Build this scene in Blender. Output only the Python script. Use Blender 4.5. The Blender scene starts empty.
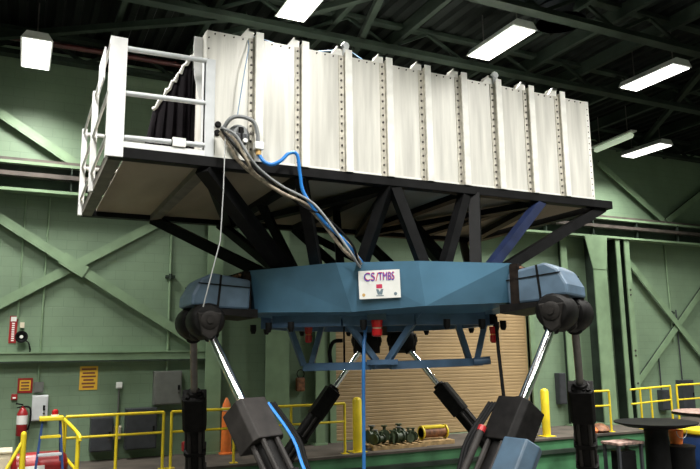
import bpy, math, random
from mathutils import Vector, Matrix
random.seed(7)
V = Vector
scene = bpy.context.scene
col = scene.collection

# ---------------------------------------------------------------- camera
CAM = V((0, 0, 3.4))
yaw, pitch, roll, FPX = 0.4478, 0.1700, -0.0131, 687.0
fwd = V((math.sin(yaw)*math.cos(pitch), math.cos(yaw)*math.cos(pitch), math.sin(pitch)))
rt = V((math.cos(yaw), -math.sin(yaw), 0)); up = rt.cross(fwd)
rt2 = rt*math.cos(roll) + up*math.sin(roll); up2 = up*math.cos(roll) - rt*math.sin(roll)
cd = bpy.data.cameras.new('camera'); cam = bpy.data.objects.new('camera', cd); col.objects.link(cam)
cd.sensor_fit = 'HORIZONTAL'; cd.sensor_width = 36; cd.lens = 36*FPX/700; cd.clip_end = 200; cd.clip_start = .05
m3 = Matrix((rt2, up2, -fwd)).transposed()
cam.matrix_world = Matrix.Translation(CAM) @ m3.to_4x4()
scene.camera = cam

# ---------------------------------------------------------------- world, exposure
wd = bpy.data.worlds.new('world'); scene.world = wd; wd.use_nodes = True
wd.node_tree.nodes['Background'].inputs[0].default_value = (.75, .85, .8, 1)
wd.node_tree.nodes['Background'].inputs[1].default_value = .01
vs = scene.view_settings
vs.view_transform = 'Standard'; vs.look = 'None'; vs.gamma = 1; vs.use_curve_mapping = False
vs.exposure = 0.0
LAMP_W = 285.0          # power of every ceiling fixture
LAMP_SPREAD = 132       # degrees, reflector cut-off

# ---------------------------------------------------------------- materials
def mat(name, c, rough=.6, metal=0, var=.12, scale=6, bump=0, bscale=30, emit=0, stretch=None, c2=None, spec=.5, alpha=None):
    m = bpy.data.materials.new(name); m.use_nodes = True
    nt = m.node_tree; b = nt.nodes['Principled BSDF']
    b.inputs['Roughness'].default_value = rough; b.inputs['Metallic'].default_value = metal
    b.inputs['Specular IOR Level'].default_value = spec
    tc = nt.nodes.new('ShaderNodeTexCoord'); mp = nt.nodes.new('ShaderNodeMapping')
    nt.links.new(tc.outputs['Object'], mp.inputs['Vector'])
    if stretch: mp.inputs['Scale'].default_value = stretch
    if var > 0:
        n = nt.nodes.new('ShaderNodeTexNoise'); n.inputs['Scale'].default_value = scale; n.inputs['Detail'].default_value = 5
        nt.links.new(mp.outputs[0], n.inputs['Vector'])
        r = nt.nodes.new('ShaderNodeValToRGB')
        d = c2 or tuple(max(0, x*(1-var*2.2)) for x in c); l = tuple(min(1, x*(1+var)) for x in c)
        r.color_ramp.elements[0].position = .32; r.color_ramp.elements[1].position = .66
        r.color_ramp.elements[0].color = (*d, 1); r.color_ramp.elements[1].color = (*l, 1)
        nt.links.new(n.outputs['Fac'], r.inputs[0]); nt.links.new(r.outputs[0], b.inputs['Base Color'])
    else:
        b.inputs['Base Color'].default_value = (*c, 1)
    if bump:
        n2 = nt.nodes.new('ShaderNodeTexNoise'); n2.inputs['Scale'].default_value = bscale
        nt.links.new(mp.outputs[0], n2.inputs['Vector'])
        bp = nt.nodes.new('ShaderNodeBump'); bp.inputs['Strength'].default_value = bump; bp.inputs['Distance'].default_value = .02
        nt.links.new(n2.outputs['Fac'], bp.inputs['Height']); nt.links.new(bp.outputs[0], b.inputs['Normal'])
    if emit:
        b.inputs['Emission Color'].default_value = (*c, 1); b.inputs['Emission Strength'].default_value = emit
    return m

def wall_mat(name, c):
    m = mat(name, c, .55, var=.06, scale=1.2)
    nt = m.node_tree; b = nt.nodes['Principled BSDF']
    tc = nt.nodes.new('ShaderNodeTexCoord'); mp = nt.nodes.new('ShaderNodeMapping')
    mp.inputs['Rotation'].default_value = (math.radians(90), 0, 0)
    br = nt.nodes.new('ShaderNodeTexBrick')
    br.inputs['Scale'].default_value = 1; br.inputs['Brick Width'].default_value = .4; br.inputs['Row Height'].default_value = .2
    br.inputs['Mortar Size'].default_value = .009; br.inputs['Mortar Smooth'].default_value = .4
    br.inputs['Color1'].default_value = (1, 1, 1, 1); br.inputs['Color2'].default_value = (.96, .96, .96, 1); br.inputs['Mortar'].default_value = (.55, .55, .55, 1)
    nt.links.new(tc.outputs['Object'], mp.inputs[0]); nt.links.new(mp.outputs[0], br.inputs['Vector'])
    mx = nt.nodes.new('ShaderNodeMixRGB'); mx.blend_type = 'MULTIPLY'; mx.inputs[0].default_value = .28
    src = b.inputs['Base Color'].links[0].from_socket
    nt.links.new(src, mx.inputs[1]); nt.links.new(br.outputs['Color'], mx.inputs[2]); nt.links.new(mx.outputs[0], b.inputs['Base Color'])
    bp = nt.nodes.new('ShaderNodeBump'); bp.inputs['Strength'].default_value = .3; bp.inputs['Distance'].default_value = .01
    nt.links.new(br.outputs['Color'], bp.inputs['Height']); nt.links.new(bp.outputs[0], b.inputs['Normal'])
    return m

MT = {}
MT['wall'] = wall_mat('painted_block_green', (.17, .25, .16))
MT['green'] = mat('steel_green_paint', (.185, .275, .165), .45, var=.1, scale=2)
MT['green_dark'] = mat('steel_green_shade_and_trim', (.024, .037, .027), .7, spec=.25, var=.2, scale=2)  # green steel with shade in its colour for webs and undersides; also dark trim
MT['rail_steel'] = mat('rail_steel', (.10, .085, .075), .5, .3, var=.2, scale=3)
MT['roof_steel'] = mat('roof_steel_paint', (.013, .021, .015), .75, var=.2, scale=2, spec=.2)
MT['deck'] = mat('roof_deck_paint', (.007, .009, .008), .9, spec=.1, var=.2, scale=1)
MT['dock_green'] = mat('dock_green_paint', (.06, .19, .085), .5, var=.18, scale=2)
MT['concrete'] = mat('concrete', (.06, .056, .05), .85, var=.2, scale=2, bump=.2)
MT['dock_top'] = mat('worn_dock_floor', (.075, .062, .05), .85, var=.2, scale=2)
MT['tan'] = mat('tan_door_paint', (.36, .25, .125), .55, var=.07, scale=1.2)
MT['alu'] = mat('brushed_aluminium', (.68, .665, .615), .38, .15, var=.10, scale=3, stretch=(3.0, 1.5, .22), bump=.08, bscale=12)
MT['alu2'] = mat('rib_aluminium', (.80, .79, .745), .45, .1, var=.06, scale=6)
MT['alu_flange'] = mat('tan_shaded_flange', (.56, .53, .46), .55, .1, var=.12, scale=14)  # tan strip, its colour darkened for the shadow left of each rib channel
MT['bolt'] = mat('dark_bolt', (.09, .08, .075), .5, .6, var=.1)
MT['grey_post'] = mat('grey_galvanised_post', (.62, .64, .66), .5, .2, var=.05, scale=5)
MT['white_post'] = mat('white_painted_tube', (.80, .80, .80), .45, .1, var=.05, scale=5)
MT['black'] = mat('black_steel_paint', (.006, .006, .0065), .55, spec=.12, var=.2, scale=5)
MT['navy'] = mat('navy_steel_paint', (.012, .02, .06), .4, var=.15, scale=5)
MT['brown_steel'] = mat('grey_brown_steel', (.13, .115, .095), .6, var=.15, scale=5)
MT['ply'] = mat('plywood_underside', (.30, .255, .19), .8, var=.1, scale=1.6, stretch=(1, .3, 1))
MT['blue'] = mat('blue_enamel', (.065, .155, .24), .36, var=.10, scale=1.5)
MT['blue_dark'] = mat('blue_frame_paint', (.055, .11, .20), .45, var=.15, scale=3)
MT['blue_grey'] = mat('blue_grey_cover', (.075, .12, .175), .45, var=.12, scale=4)
MT['motor_blue'] = mat('motor_blue_paint', (.03, .06, .095), .5, var=.12)
MT['feed_blue'] = mat('feed_hose_blue', (.02, .12, .33), .4, var=.05)
MT['joint'] = mat('cast_iron_and_shaded_housing', (.0055, .005, .005), .55, .0, spec=.12, var=.25, scale=10)
MT['joint_plate'] = mat('worn_iron_plate', (.016, .014, .013), .6, .0, spec=.15, var=.2, scale=10)
MT['housing'] = mat('charcoal_housing', (.026, .023, .022), .6, .0, spec=.2, var=.15, scale=6)
MT['chrome'] = mat('chrome_rod', (.86, .86, .88), .10, 1, var=0)
MT['dark_reflect_rod'] = mat('dark_reflect_rod', (.20, .19, .18), .3, .8, var=.1)  # chrome given a grey base colour to imitate a dark reflection
MT['brown_flange'] = mat('brown_flange', (.014, .010, .008), .8, spec=.1, var=.3, scale=12)
MT['rust'] = mat('rusty_edge', (.16, .08, .04), .8, var=.4, scale=18)
MT['yellow'] = mat('safety_yellow', (.74, .57, .02), .42, var=.06, scale=4)
MT['red'] = mat('red_paint', (.32, .015, .018), .35, var=.1)
MT['red_glass'] = mat('red_lamp_lens', (.40, .008, .012), .15, var=0)
MT['orange'] = mat('orange_plastic', (.75, .18, .03), .5, var=.08)
MT['white'] = mat('white_enamel', (.82, .82, .80), .4, var=.03)
MT['cream'] = mat('cream_plastic', (.62, .55, .42), .5, var=.05)
MT['grey'] = mat('grey_box_enamel', (.12, .125, .115), .5, var=.06)
MT['grey_dark'] = mat('dark_grey_enamel', (.035, .038, .045), .45, var=.12)
MT['cloth'] = mat('black_cloth', (.004, .003, .004), .95, spec=.05, var=.2)
MT['tan_cable'] = mat('tan_braided_cable', (.30, .25, .19), .6, var=.3, scale=25)
MT['pale_cable'] = mat('pale_cable', (.36, .30, .23), .6, var=.2, scale=20)
MT['grey_cable'] = mat('grey_hose', (.26, .27, .28), .5, var=.1)
MT['blue_hose'] = mat('blue_hose', (.02, .20, .62), .35, var=.05)
MT['pale_blue'] = mat('pale_blue_line', (.22, .36, .55), .4, var=0)
MT['wire'] = mat('steel_wire', (.35, .36, .36), .4, .5, var=0)
MT['ladder_blue'] = mat('blue_fibreglass', (.02, .06, .20), .4, var=.1)
MT['wood'] = mat('pallet_wood', (.42, .28, .13), .8, var=.2, scale=8)
MT['olive'] = mat('olive_green_paint', (.045, .07, .035), .5, var=.25, scale=9)
MT['sign_blue'] = mat('sign_blue_print', (.10, .07, .42), .5, var=0)
MT['sign_red'] = mat('sign_red_print', (.55, .04, .10), .5, var=0)
MT['sign_tan'] = mat('sign_tan_print', (.60, .38, .14), .5, var=0)
MT['sign_grey'] = mat('sign_grey_print', (.16, .22, .26), .5, var=0)
MT['sign_yellow'] = mat('sign_yellow', (.80, .47, .04), .5, var=.03)
MT['ink'] = mat('dark_print', (.18, .05, .03), .6, var=0)
MT['lens'] = mat('fluorescent_lens', (1, .98, .92), .5, var=0, emit=3.5)
MT['fixture'] = mat('fixture_enamel', (.5, .52, .5), .5, var=.05)
MT['pink_worn'] = mat('worn_pink_brown_top', (.30, .20, .17), .7, var=.3, scale=12)
MT['brown'] = mat('brown_leather', (.22, .09, .04), .6, var=.3, scale=12)

# ---------------------------------------------------------------- mesh building
class MB:
    def __init__(s): s.v = []; s.f = []
    def add(s, vs, fs):
        o = len(s.v); s.v += [V(p) for p in vs]; s.f += [tuple(i+o for i in f) for f in fs]; return s
    def box(s, a, b):
        (x0, y0, z0), (x1, y1, z1) = a, b
        x0, x1 = sorted((x0, x1)); y0, y1 = sorted((y0, y1)); z0, z1 = sorted((z0, z1))
        return s.add([(x0,y0,z0),(x1,y0,z0),(x1,y1,z0),(x0,y1,z0),(x0,y0,z1),(x1,y0,z1),(x1,y1,z1),(x0,y1,z1)],
                     [(0,3,2,1),(4,5,6,7),(0,1,5,4),(1,2,6,5),(2,3,7,6),(3,0,4,7)])
    def bar(s, p, q, w, h, side=None):
        p, q = V(p), V(q); d = (q-p).normalized()
        x = V(side) if side is not None else d.cross(V((0,0,1)))
        x = x - d*x.dot(d)
        if x.length < 1e-4: x = V((1,0,0)) - d*d.x
        x.normalize(); y = d.cross(x); x = x*w/2; y = y*h/2
        vs = [c+i for c in (p, q) for i in (-x-y, x-y, x+y, -x+y)]
        return s.add(vs, [(0,3,2,1),(4,5,6,7),(0,1,5,4),(1,2,6,5),(2,3,7,6),(3,0,4,7)])
    def ibeam(s, p, q, w, h, t=.025):
        p, q = V(p), V(q); o = V((0,0,h/2-t/2))
        s.bar(p+o, q+o, w, t); s.bar(p-o, q-o, w, t); return s.bar(p, q, t*.8, h-2*t)
    def tube(s, p, q, r, n=10, r2=None):
        p, q = V(p), V(q); return s.sweep([p, q], [r, r if r2 is None else r2], n)
    def sweep(s, pts, r, n=8):
        pts = [V(p) for p in pts]
        rr = r if isinstance(r, (list, tuple)) else [r]*len(pts)
        o = len(s.v); ref = None
        for i, p in enumerate(pts):
            d = (pts[min(i+1, len(pts)-1)] - pts[max(i-1, 0)]).normalized()
            if ref is None:
                ref = d.cross(V((0,0,1)))
                if ref.length < 1e-3: ref = V((1,0,0))
            ref = (ref - d*ref.dot(d)).normalized(); y = d.cross(ref)
            for k in range(n):
                t = 2*math.pi*k/n
                s.v.append(p + (ref*math.cos(t) + y*math.sin(t))*rr[i])
        for i in range(len(pts)-1):
            for k in range(n):
                a = o+i*n+k; b = o+i*n+(k+1) % n
                s.f.append((a, b, b+n, a+n))
        s.f.append(tuple(o+k for k in reversed(range(n)))); e = o+(len(pts)-1)*n
        s.f.append(tuple(e+k for k in range(n))); return s
    def prism(s, poly, ext):
        # poly: list of 3D points (planar), ext: extrude vector
        n = len(poly); ext = V(ext); a = [V(p) for p in poly]
        return s.add(a + [p+ext for p in a], [tuple(reversed(range(n))), tuple(range(n, 2*n))] + [(i, (i+1) % n, (i+1) % n+n, i+n) for i in range(n)])
    def lathe(s, c, axis, prof, n=20):
        c, axis = V(c), V(axis).normalized()
        return s.sweep([c+axis*h for h, r in prof], [max(r, .001) for h, r in prof], n) if False else s._lathe(c, axis, prof, n)
    def _lathe(s, c, axis, prof, n):
        x = axis.cross(V((0,0,1)))
        if x.length < 1e-3: x = V((1,0,0))
        x.normalize(); y = axis.cross(x); o = len(s.v)
        for h, r in prof:
            for k in range(n):
                t = 2*math.pi*k/n; s.v.append(c + axis*h + (x*math.cos(t) + y*math.sin(t))*r)
        for i in range(len(prof)-1):
            for k in range(n):
                a = o+i*n+k; b = o+i*n+(k+1) % n; s.f.append((a, b, b+n, a+n))
        s.f.append(tuple(o+k for k in reversed(range(n)))); e = o+(len(prof)-1)*n
        s.f.append(tuple(e+k for k in range(n))); return s
    def build(s, name, m, parent=None, smooth=False, bevel=0, org=None):
        # org: world position of the root object (for top-level meshes)
        off = V(org) if org is not None else (parent['_o'] if parent is not None and '_o' in parent else None)
        base = V((0,0,0)) if off is None else V(off)
        me = bpy.data.meshes.new(name); me.from_pydata([p-base for p in s.v], [], s.f); me.update()
        me.materials.append(MT[m] if isinstance(m, str) else m)
        import bmesh
        bm = bmesh.new(); bm.from_mesh(me); bmesh.ops.recalc_face_normals(bm, faces=bm.faces)
        bm.to_mesh(me); bm.free()
        if smooth:
            for p in me.polygons: p.use_smooth = True
            me.set_sharp_from_angle(angle=math.radians(38))
        o = bpy.data.objects.new(name, me); col.objects.link(o)
        if parent is not None:
            o.parent = parent; ROOT[o.name] = base
        elif org is not None: o.location = base
        OFFS[o] = base
        if bevel:
            b = o.modifiers.new('bevel', 'BEVEL'); b.width = bevel; b.segments = 2; b.limit_method = 'ANGLE'
        return o
OFFS = {}; ROOT = {}

def tag(o, label, cat, group=None):
    o['label'] = label; o['category'] = cat
    if group: o['group'] = group
    return o
def thing(name, loc, label, cat, group=None):
    o = bpy.data.objects.new(name, None); col.objects.link(o); o.location = loc; o.empty_display_size = .1
    OFFS[o] = V(loc); return tag(o, label, cat, group)
def part(mb, name, m, parent, smooth=False, bevel=0):
    # all builder coordinates are world coordinates; the mesh is stored relative to the thing's base
    base = OFFS[parent]
    o = mb.build(name, m, None, smooth, bevel, org=base)
    o.location = (0, 0, 0); o.parent = parent; OFFS[o] = base
    return o
def solo(mb, name, m, loc, label, cat, group=None, smooth=False, bevel=0):
    return tag(mb.build(name, m, None, smooth, bevel, org=loc), label, cat, group)
def struct(mb, name, m, loc=(0,0,0), smooth=False):
    o = mb.build(name, m, None, smooth, 0, org=loc); o['kind'] = 'structure'; return o
def bez(pts, n=8):
    # Catmull-Rom through points
    P = [V(p) for p in pts]; P = [P[0]*2-P[1]] + P + [P[-1]*2-P[-2]]; out = []
    for i in range(1, len(P)-2):
        for k in range(n):
            t = k/n; a, b, c, d = P[i-1:i+3]
            out.append(.5*((2*b) + (c-a)*t + (2*a-5*b+4*c-d)*t*t + (3*b-a-3*c+d)*t**3))
    out.append(P[-2]); return out

# ================================================================ THE HALL
WY = 15.4; XL, XR, YF = -9.0, 27.0, -7.0; ZC = 9.9
struct(MB().box((XL, YF, -.2), (XR, WY+.3, 0)), 'floor', 'concrete')
DX0, DX1, DZT = 6.95, 12.93, 5.25       # roll-up door opening
DT = 1.30                                # dock height
wb = MB()
wb.box((XL, WY, 0), (DX0, WY+.3, ZC)).box((DX1, WY, 0), (XR, WY+.3, ZC)).box((DX0, WY, DZT), (DX1, WY+.3, ZC)).box((DX0, WY, 0), (DX1, WY+.3, DT))
struct(wb, 'wall_back', 'wall')
struct(MB().box((XL-.3, YF, 0), (XL, WY+.3, ZC)), 'wall_left', 'wall')
struct(MB().box((XR, YF, 0), (XR+.3, WY+.3, ZC)), 'wall_right', 'wall')
struct(MB().box((XL-.3, YF-.3, 0), (XR+.3, YF, ZC)), 'wall_front', 'wall')
# roof: corrugated deck
ce = MB(); n = 0
x = XL
pts = []
while x < XR:
    pts += [(x, ZC), (x+.12, ZC), (x+.16, ZC+.09), (x+.28, ZC+.09)]; x += .32
vsx = []
for (xx, zz) in pts: vsx += [(xx, YF, zz), (xx, WY+.3, zz)]
ce.add(vsx, [(2*i, 2*i+1, 2*i+3, 2*i+2) for i in range(len(pts)-1)])
ce.box((XL, YF, ZC+.14), (XR, WY+.3, ZC+.3))
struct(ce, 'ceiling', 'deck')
# roof girders along the hall (open web) and purlins across
def girder(y, label):
    g = thing('roof_girder', (9, y, ZC-.55), label, 'girder')
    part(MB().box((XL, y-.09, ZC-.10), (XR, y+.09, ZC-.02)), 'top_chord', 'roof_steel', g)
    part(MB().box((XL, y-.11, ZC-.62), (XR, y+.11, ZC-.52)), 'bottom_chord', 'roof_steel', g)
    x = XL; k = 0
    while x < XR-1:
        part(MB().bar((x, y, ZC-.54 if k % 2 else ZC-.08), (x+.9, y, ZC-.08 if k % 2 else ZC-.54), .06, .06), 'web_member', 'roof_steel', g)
        x += .9; k += 1
girder(5.4, 'dark green open-web roof girder overhead in front of the cab')
girder(8.8, 'dark green open-web roof girder crossing above the right half of the cab')
girder(11.2, 'dark green open-web roof girder just behind the cab roof')
girder(14.4, 'dark green open-web roof girder nearest the back wall')
for i, x in enumerate((-3.2, -1.2, 1.35, 2.9, 5.1, 6.6, 9.0, 10.0, 11.3, 12.9, 14.6, 16.9, 19.0)):
    solo(MB().box((x-.05, 3.0, ZC-.30), (x+.05, WY, ZC-.20)).box((x-.015, 3, ZC-.2), (x+.015, WY, ZC-.005)), 'roof_purlin', 'roof_steel', (x, 9, ZC-.3),
         'thin dark green roof purlin under the deck, %s counted from the left' % ('first', 'second', 'third', 'fourth', 'fifth', 'sixth', 'seventh', 'eighth', 'ninth', 'tenth', 'eleventh', 'twelfth', 'thirteenth')[i], 'purlin', 'roof purlins')
for i, (x0, y0, x1, y1, lab) in enumerate(((2.9, 12.6, 5.6, 9.1, 'dark green diagonal roof brace left of the middle lamp'), (5.2, 9.3, 6.4, 14, 'dark green diagonal roof brace above the middle of the cab'), (-1.0, 14.2, 3.4, 11.3, 'dark green diagonal roof brace at the upper left'), (12.9, 9, 16.6, 14.2, 'dark green diagonal roof brace at the far right'))):
    solo(MB().bar((x0, y0, ZC-.44), (x1, y1, ZC-.44), .12, .12), 'roof_brace', 'roof_steel', (x0, y0, ZC-.44), lab, 'brace')
solo(MB().tube((XL, 14.0, ZC-.42), (4.5, 14.0, ZC-.42), .055, 10), 'sprinkler_pipe', mat('dark_red_pipe', (.06, .008, .008), .5), (0, 14.15, ZC-.75), 'dark red sprinkler pipe along the ceiling at the upper left', 'pipe', smooth=True)
solo(MB().tube((1.5, 11.7, ZC-.30), (11, 11.7, ZC-.30), .07, 10), 'sprinkler_pipe', mat('dark_red_pipe_b', (.06, .008, .008), .5), (6, 11.7, ZC-.3), 'dark red sprinkler pipe behind the girder over the cab', 'pipe', smooth=True)
# exhaust fan in the roof
fn = thing('roof_fan', (9.05, 9.35, ZC-.3), 'round dark roof exhaust fan right of the middle ceiling lamp', 'fan')
part(MB().lathe((9.05, 9.35, ZC-.30), (0, 0, 1), [(0, .46), (0, .40), (.26, .34), (.26, .46), (0, .46)], 28), 'shroud', 'grey_dark', fn, True)
part(MB().lathe((9.05, 9.35, ZC-.2), (0, 0, 1), [(0, .08), (.15, .08)], 14), 'hub', 'black', fn, True)
for k in range(5):
    t = k*1.2566
    part(MB().bar((9.05+.07*math.cos(t), 9.35+.07*math.sin(t), ZC-.14), (9.05+.33*math.cos(t), 9.35+.33*math.sin(t), ZC-.14), .13, .01), 'blade', 'black', fn)

# ---------------------------------------------------------------- ceiling lamps
LZ = 9.07
names = {(0, 3): 'square-looking lit ceiling lamp at the far upper left', (1, 2): 'lit ceiling lamp at the top edge above the left end of the cab',
         (2, 2): 'lit ceiling lamp above the middle of the cab', (3, 2): 'lit ceiling lamp at the right, nearer of the two right of the cab',
         (4, 3): 'lit ceiling lamp at the right, lower and farther one near the back wall', (3, 3): 'lit ceiling lamp mostly hidden behind the right end of the cab'}
LX = (-.02, 3.9, 7.85, 11.9, 16.2, -4.1, 20.3); LY = (1.6, 5.65, 9.7, 13.7, -2.5)
for j, y in enumerate(LY):
    for i, x in enumerate(LX):
        if y > 13 and (i, j) not in names: continue      # nothing of these shows behind the cab
        lab = names.get((i, j), 'fluorescent ceiling lamp out of sight of the photograph')
        g = thing('ceiling_lamp', (x, y, LZ), lab, 'lamp', None if (i, j) in names else 'ceiling lamps out of sight')
        part(MB().prism([(x-.27, y-.72, LZ+.02), (x+.27, y-.72, LZ+.02), (x+.18, y-.72, LZ+.16), (x-.18, y-.72, LZ+.16)], (0, 1.44, 0)), 'housing', 'fixture', g)
        part(MB().box((x-.24, y-.68, LZ), (x+.24, y+.68, LZ+.018)), 'lens', 'lens', g)
        for s in (-.5, .5): part(MB().tube((x, y+s, LZ+.16), (x, y+s, ZC), .012, 6), 'hanger', 'bolt', g)
        ld = bpy.data.lights.new('lamp_light', 'AREA'); ld.shape = 'RECTANGLE'; ld.size = .46; ld.size_y = 1.34
        ld.energy = LAMP_W; ld.spread = math.radians(LAMP_SPREAD); ld.color = (1, .98, .92)
        lo = bpy.data.objects.new('lamp_light', ld); col.objects.link(lo); lo.parent = g; lo.location = (0, 0, -.01)

g = thing('strip_lamp', (14.5, 13.3, 8.98), 'dim rounded strip lamp beside the right end of the cab', 'lamp')
part(MB().sweep([(14.40, 12.55, 9.0), (14.41, 12.62, 9.0), (14.56, 14.0, 9.0), (14.57, 14.08, 9.0)], [.03, .075, .075, .03], 14), 'tube', mat('dim_strip_lens', (.80, .95, .72), .4, var=0, emit=.35), g, True)
part(MB().bar((14.40, 12.5, 9.10), (14.58, 14.15, 9.10), .18, .04), 'reflector', 'fixture', g)
for y in (12.8, 13.8): part(MB().tube((14.49, y, 9.12), (14.49, y, ZC), .012, 6), 'hanger', 'bolt', g)

# ---------------------------------------------------------------- back wall steelwork
YB = WY-.30
rb = thing('crane_runway_beam', (9, YB, 6.75), 'long green crane runway beam with dark rail along the back wall', 'beam')
part(MB().box((XL, YB-.16, 7.24), (XR, YB+.16, 7.30)), 'top_flange', 'green', rb)
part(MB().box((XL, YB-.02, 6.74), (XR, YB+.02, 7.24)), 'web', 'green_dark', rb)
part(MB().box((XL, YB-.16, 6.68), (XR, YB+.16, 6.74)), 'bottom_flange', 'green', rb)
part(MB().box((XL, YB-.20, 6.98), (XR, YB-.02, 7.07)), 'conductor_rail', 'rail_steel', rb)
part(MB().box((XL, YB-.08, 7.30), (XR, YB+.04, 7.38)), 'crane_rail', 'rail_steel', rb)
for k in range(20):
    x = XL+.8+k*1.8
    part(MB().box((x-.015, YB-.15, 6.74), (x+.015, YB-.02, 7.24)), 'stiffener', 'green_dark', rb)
# horizontal girt at camera height
gi = thing('wall_girt', (-2, WY-.1, 3.3), 'horizontal green steel girt on the wall above the left handrail', 'beam')
part(MB().box((XL, WY-.20, 3.46), (3.75, WY, 3.49)), 'top_flange', 'green', gi)
part(MB().box((XL, WY-.17, 3.31), (3.75, WY-.14, 3.46)), 'web', 'green', gi)
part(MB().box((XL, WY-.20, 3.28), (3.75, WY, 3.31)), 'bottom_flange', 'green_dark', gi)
# cross braces
def brace(p, q, lab, gus=()):
    d = (V(q)-V(p)).normalized(); n = V((0, 1, 0)); sd = d.cross(n)
    b = thing('wall_brace', p, lab, 'brace')
    part(MB().bar(p, q, .02, .19, n), 'flange', 'green', b)
    part(MB().bar(V(p)+sd*.085+V((0,.035,0)), V(q)+sd*.085+V((0,.035,0)), .06, .02, n), 'leg', 'green_dark', b)
    for g in gus: part(MB().bar(V(g)-d*.28+V((0,-.02,0)), V(g)+d*.28+V((0,-.02,0)), .025, .26, n), 'gusset_plate', 'green', b)
yb = WY-.16
brace((-2.9, yb, 7.66), (3.75, yb, 3.52), 'green wall brace falling to the right, left of the motion platform', [(.95, yb, 5.26)])
brace((-1.9, yb+.05, 3.5), (3.3, yb+.05, 6.68), 'green wall brace rising to the right under the left end of the cab')
brace((-3.0, yb, 9.8), (.95, yb, 7.38), 'dark upper wall brace at the far left above the runway beam')
brace((16.62, yb, 6.28), (20.6, yb, 2.3), 'green wall brace falling to the right beside the right column')
brace((16.6, yb+.05, 2.15), (20.9, yb+.05, 5.95), 'green wall brace rising to the right above the right handrail')
brace((15.9, yb, 9.1), (18.55, yb, 7.45), 'upper green wall brace falling to the right, under the far right lamp')
brace((18.7, yb, 7.45), (21.6, yb, 9.2), 'upper green wall brace rising to the right at the right edge')
# columns
def hcol(x, w, y0, lab, z0=DT, z1=6.68, m='green'):
    c = thing('steel_column', (x, y0, z0), lab, 'column')
    part(MB().box((x-w/2, y0-.02, z0), (x+w/2, y0+.02, z1)), 'front_flange', m, c)
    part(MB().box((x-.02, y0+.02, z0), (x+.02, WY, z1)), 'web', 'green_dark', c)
    part(MB().box((x-w/2-.05, y0-.06, z0), (x+w/2+.05, WY, z0+.04)), 'base_plate', 'green', c)
    return c
hcol(3.88, .34, WY-.34, 'green steel column behind the left joint pod')
hcol(5.38, .56, WY-.28, 'wide pale green column left of the tan door', z1=6.6)
c = hcol(15.22, .50, WY-.55, 'pale green column with flared head beneath the runway beam, right of the platform')
part(MB().prism([(14.95, WY-.58, 5.7), (15.47, WY-.58, 5.7), (15.56, WY-.58, 6.67), (14.70, WY-.58, 6.67)], (0, .03, 0)), 'flared_head', 'green', c)
c = hcol(16.15, .16, WY-.40, 'slim green channel column just right of the flared column')
c = hcol(16.52, .20, WY-.40, 'bolted green column carrying the right wall braces')
for z in (2.4, 3.2, 3.35, 5.0, 5.15): part(MB().tube((16.52, WY-.44, z), (16.52, WY-.42, z), .03, 8), 'bolt', 'bolt', c)
hcol(14.2, .22, WY-.2, 'narrow green post on the wall left of the flared column', z1=6.68)
hcol(6.45, .22, WY-.25, 'narrow green post between the wide column and the tan door')
# roll-up door
dr = struct(MB().box((DX0-.16, WY-.06, DT), (DX0, WY+.1, DZT+.16)).box((DX1, WY-.06, DT), (DX1+.16, WY+.1, DZT+.16)).box((DX0-.16, WY-.06, DZT), (DX1+.16, WY+.1, DZT+.2)), 'door_1', 'green')
dc = MB(); z = DT+.02; prof = []
while z < DZT: prof += [(WY+.12, z), (WY+.12, z+.055), (WY+.124, z+.065), (WY+.124, z+.078)]; z += .088
dc.add([p for (y, zz) in prof for p in ((DX0, y, zz), (DX1, y, zz))], [(2*i, 2*i+1, 2*i+3, 2*i+2) for i in range(len(prof)-1)])
o = dc.build('slat_curtain', 'tan'); o.parent = dr; o['kind'] = 'stuff'
o['label'] = 'tan ribbed roll-up curtain'

# ---------------------------------------------------------------- dock
dk = MB().box((XL, 13.45, 0), (XR, WY, DT-.05))
o = struct(dk, 'floor_dock', 'dock_green')
p = MB().box((XL, 13.40, DT-.05), (XR, WY, DT)).build('dock_slab', 'dock_top'); p.parent = o
p = MB().box((XL, 13.36, DT-.36), (XR, 13.45, DT-.27)).build('bumper_strip', 'green_dark'); p.parent = o

# ---------------------------------------------------------------- handrails
def handrail(x0, x1, posts, lab, y=13.62, zt=2.33, zm=1.96, dz=0):
    h = thing('handrail', (x0, y, DT), lab, 'handrail', 'yellow handrails on the dock')
    part(MB().tube((x0, y, zt), (x1, y, zt+dz), .028, 10), 'top_rail', 'yellow', h, True)
    part(MB().tube((x0, y, zm), (x1, y, zm+dz), .024, 10), 'mid_rail', 'yellow', h, True)
    for x in posts:
        part(MB().tube((x, y, DT), (x, y, zt+dz*(x-x0)/(x1-x0)), .028, 10), 'post', 'yellow', h, True)
    for x in posts: part(MB().box((x-.07, y-.07, DT), (x+.07, y+.07, DT+.012)), 'foot_plate', 'yellow', h)
    return h
handrail(.86, 2.58, (.86, 1.74, 2.58), 'yellow handrail in front of the dark wall panels at the left')
handrail(2.73, 6.36, (2.73, 3.95, 5.15, 6.36), 'yellow handrail behind the left actuator legs')
handrail(13.05, 13.95, (13.95,), 'short yellow handrail end right of the rear right actuator leg')
handrail(14.72, 16.22, (15.07, 15.46, 16.22), 'yellow handrail behind the black round table', dz=.05)
handrail(16.47, 20.5, (16.47, 18.4, 20.4), 'yellow handrail at the right edge of the dock', zt=2.39, zm=2.0, dz=.05)
sr = thing('stair_handrail', (.9, 13.0, 0), 'yellow stair handrail sloping toward the viewer beside the blue stepladder', 'handrail')
for x, y, z in ((.80, 13.3, 2.31), (.98, 12.3, 2.15)):
    part(MB().tube((x, y, 0), (x, y, z), .034, 10), 'post', 'yellow', sr, True)
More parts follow.
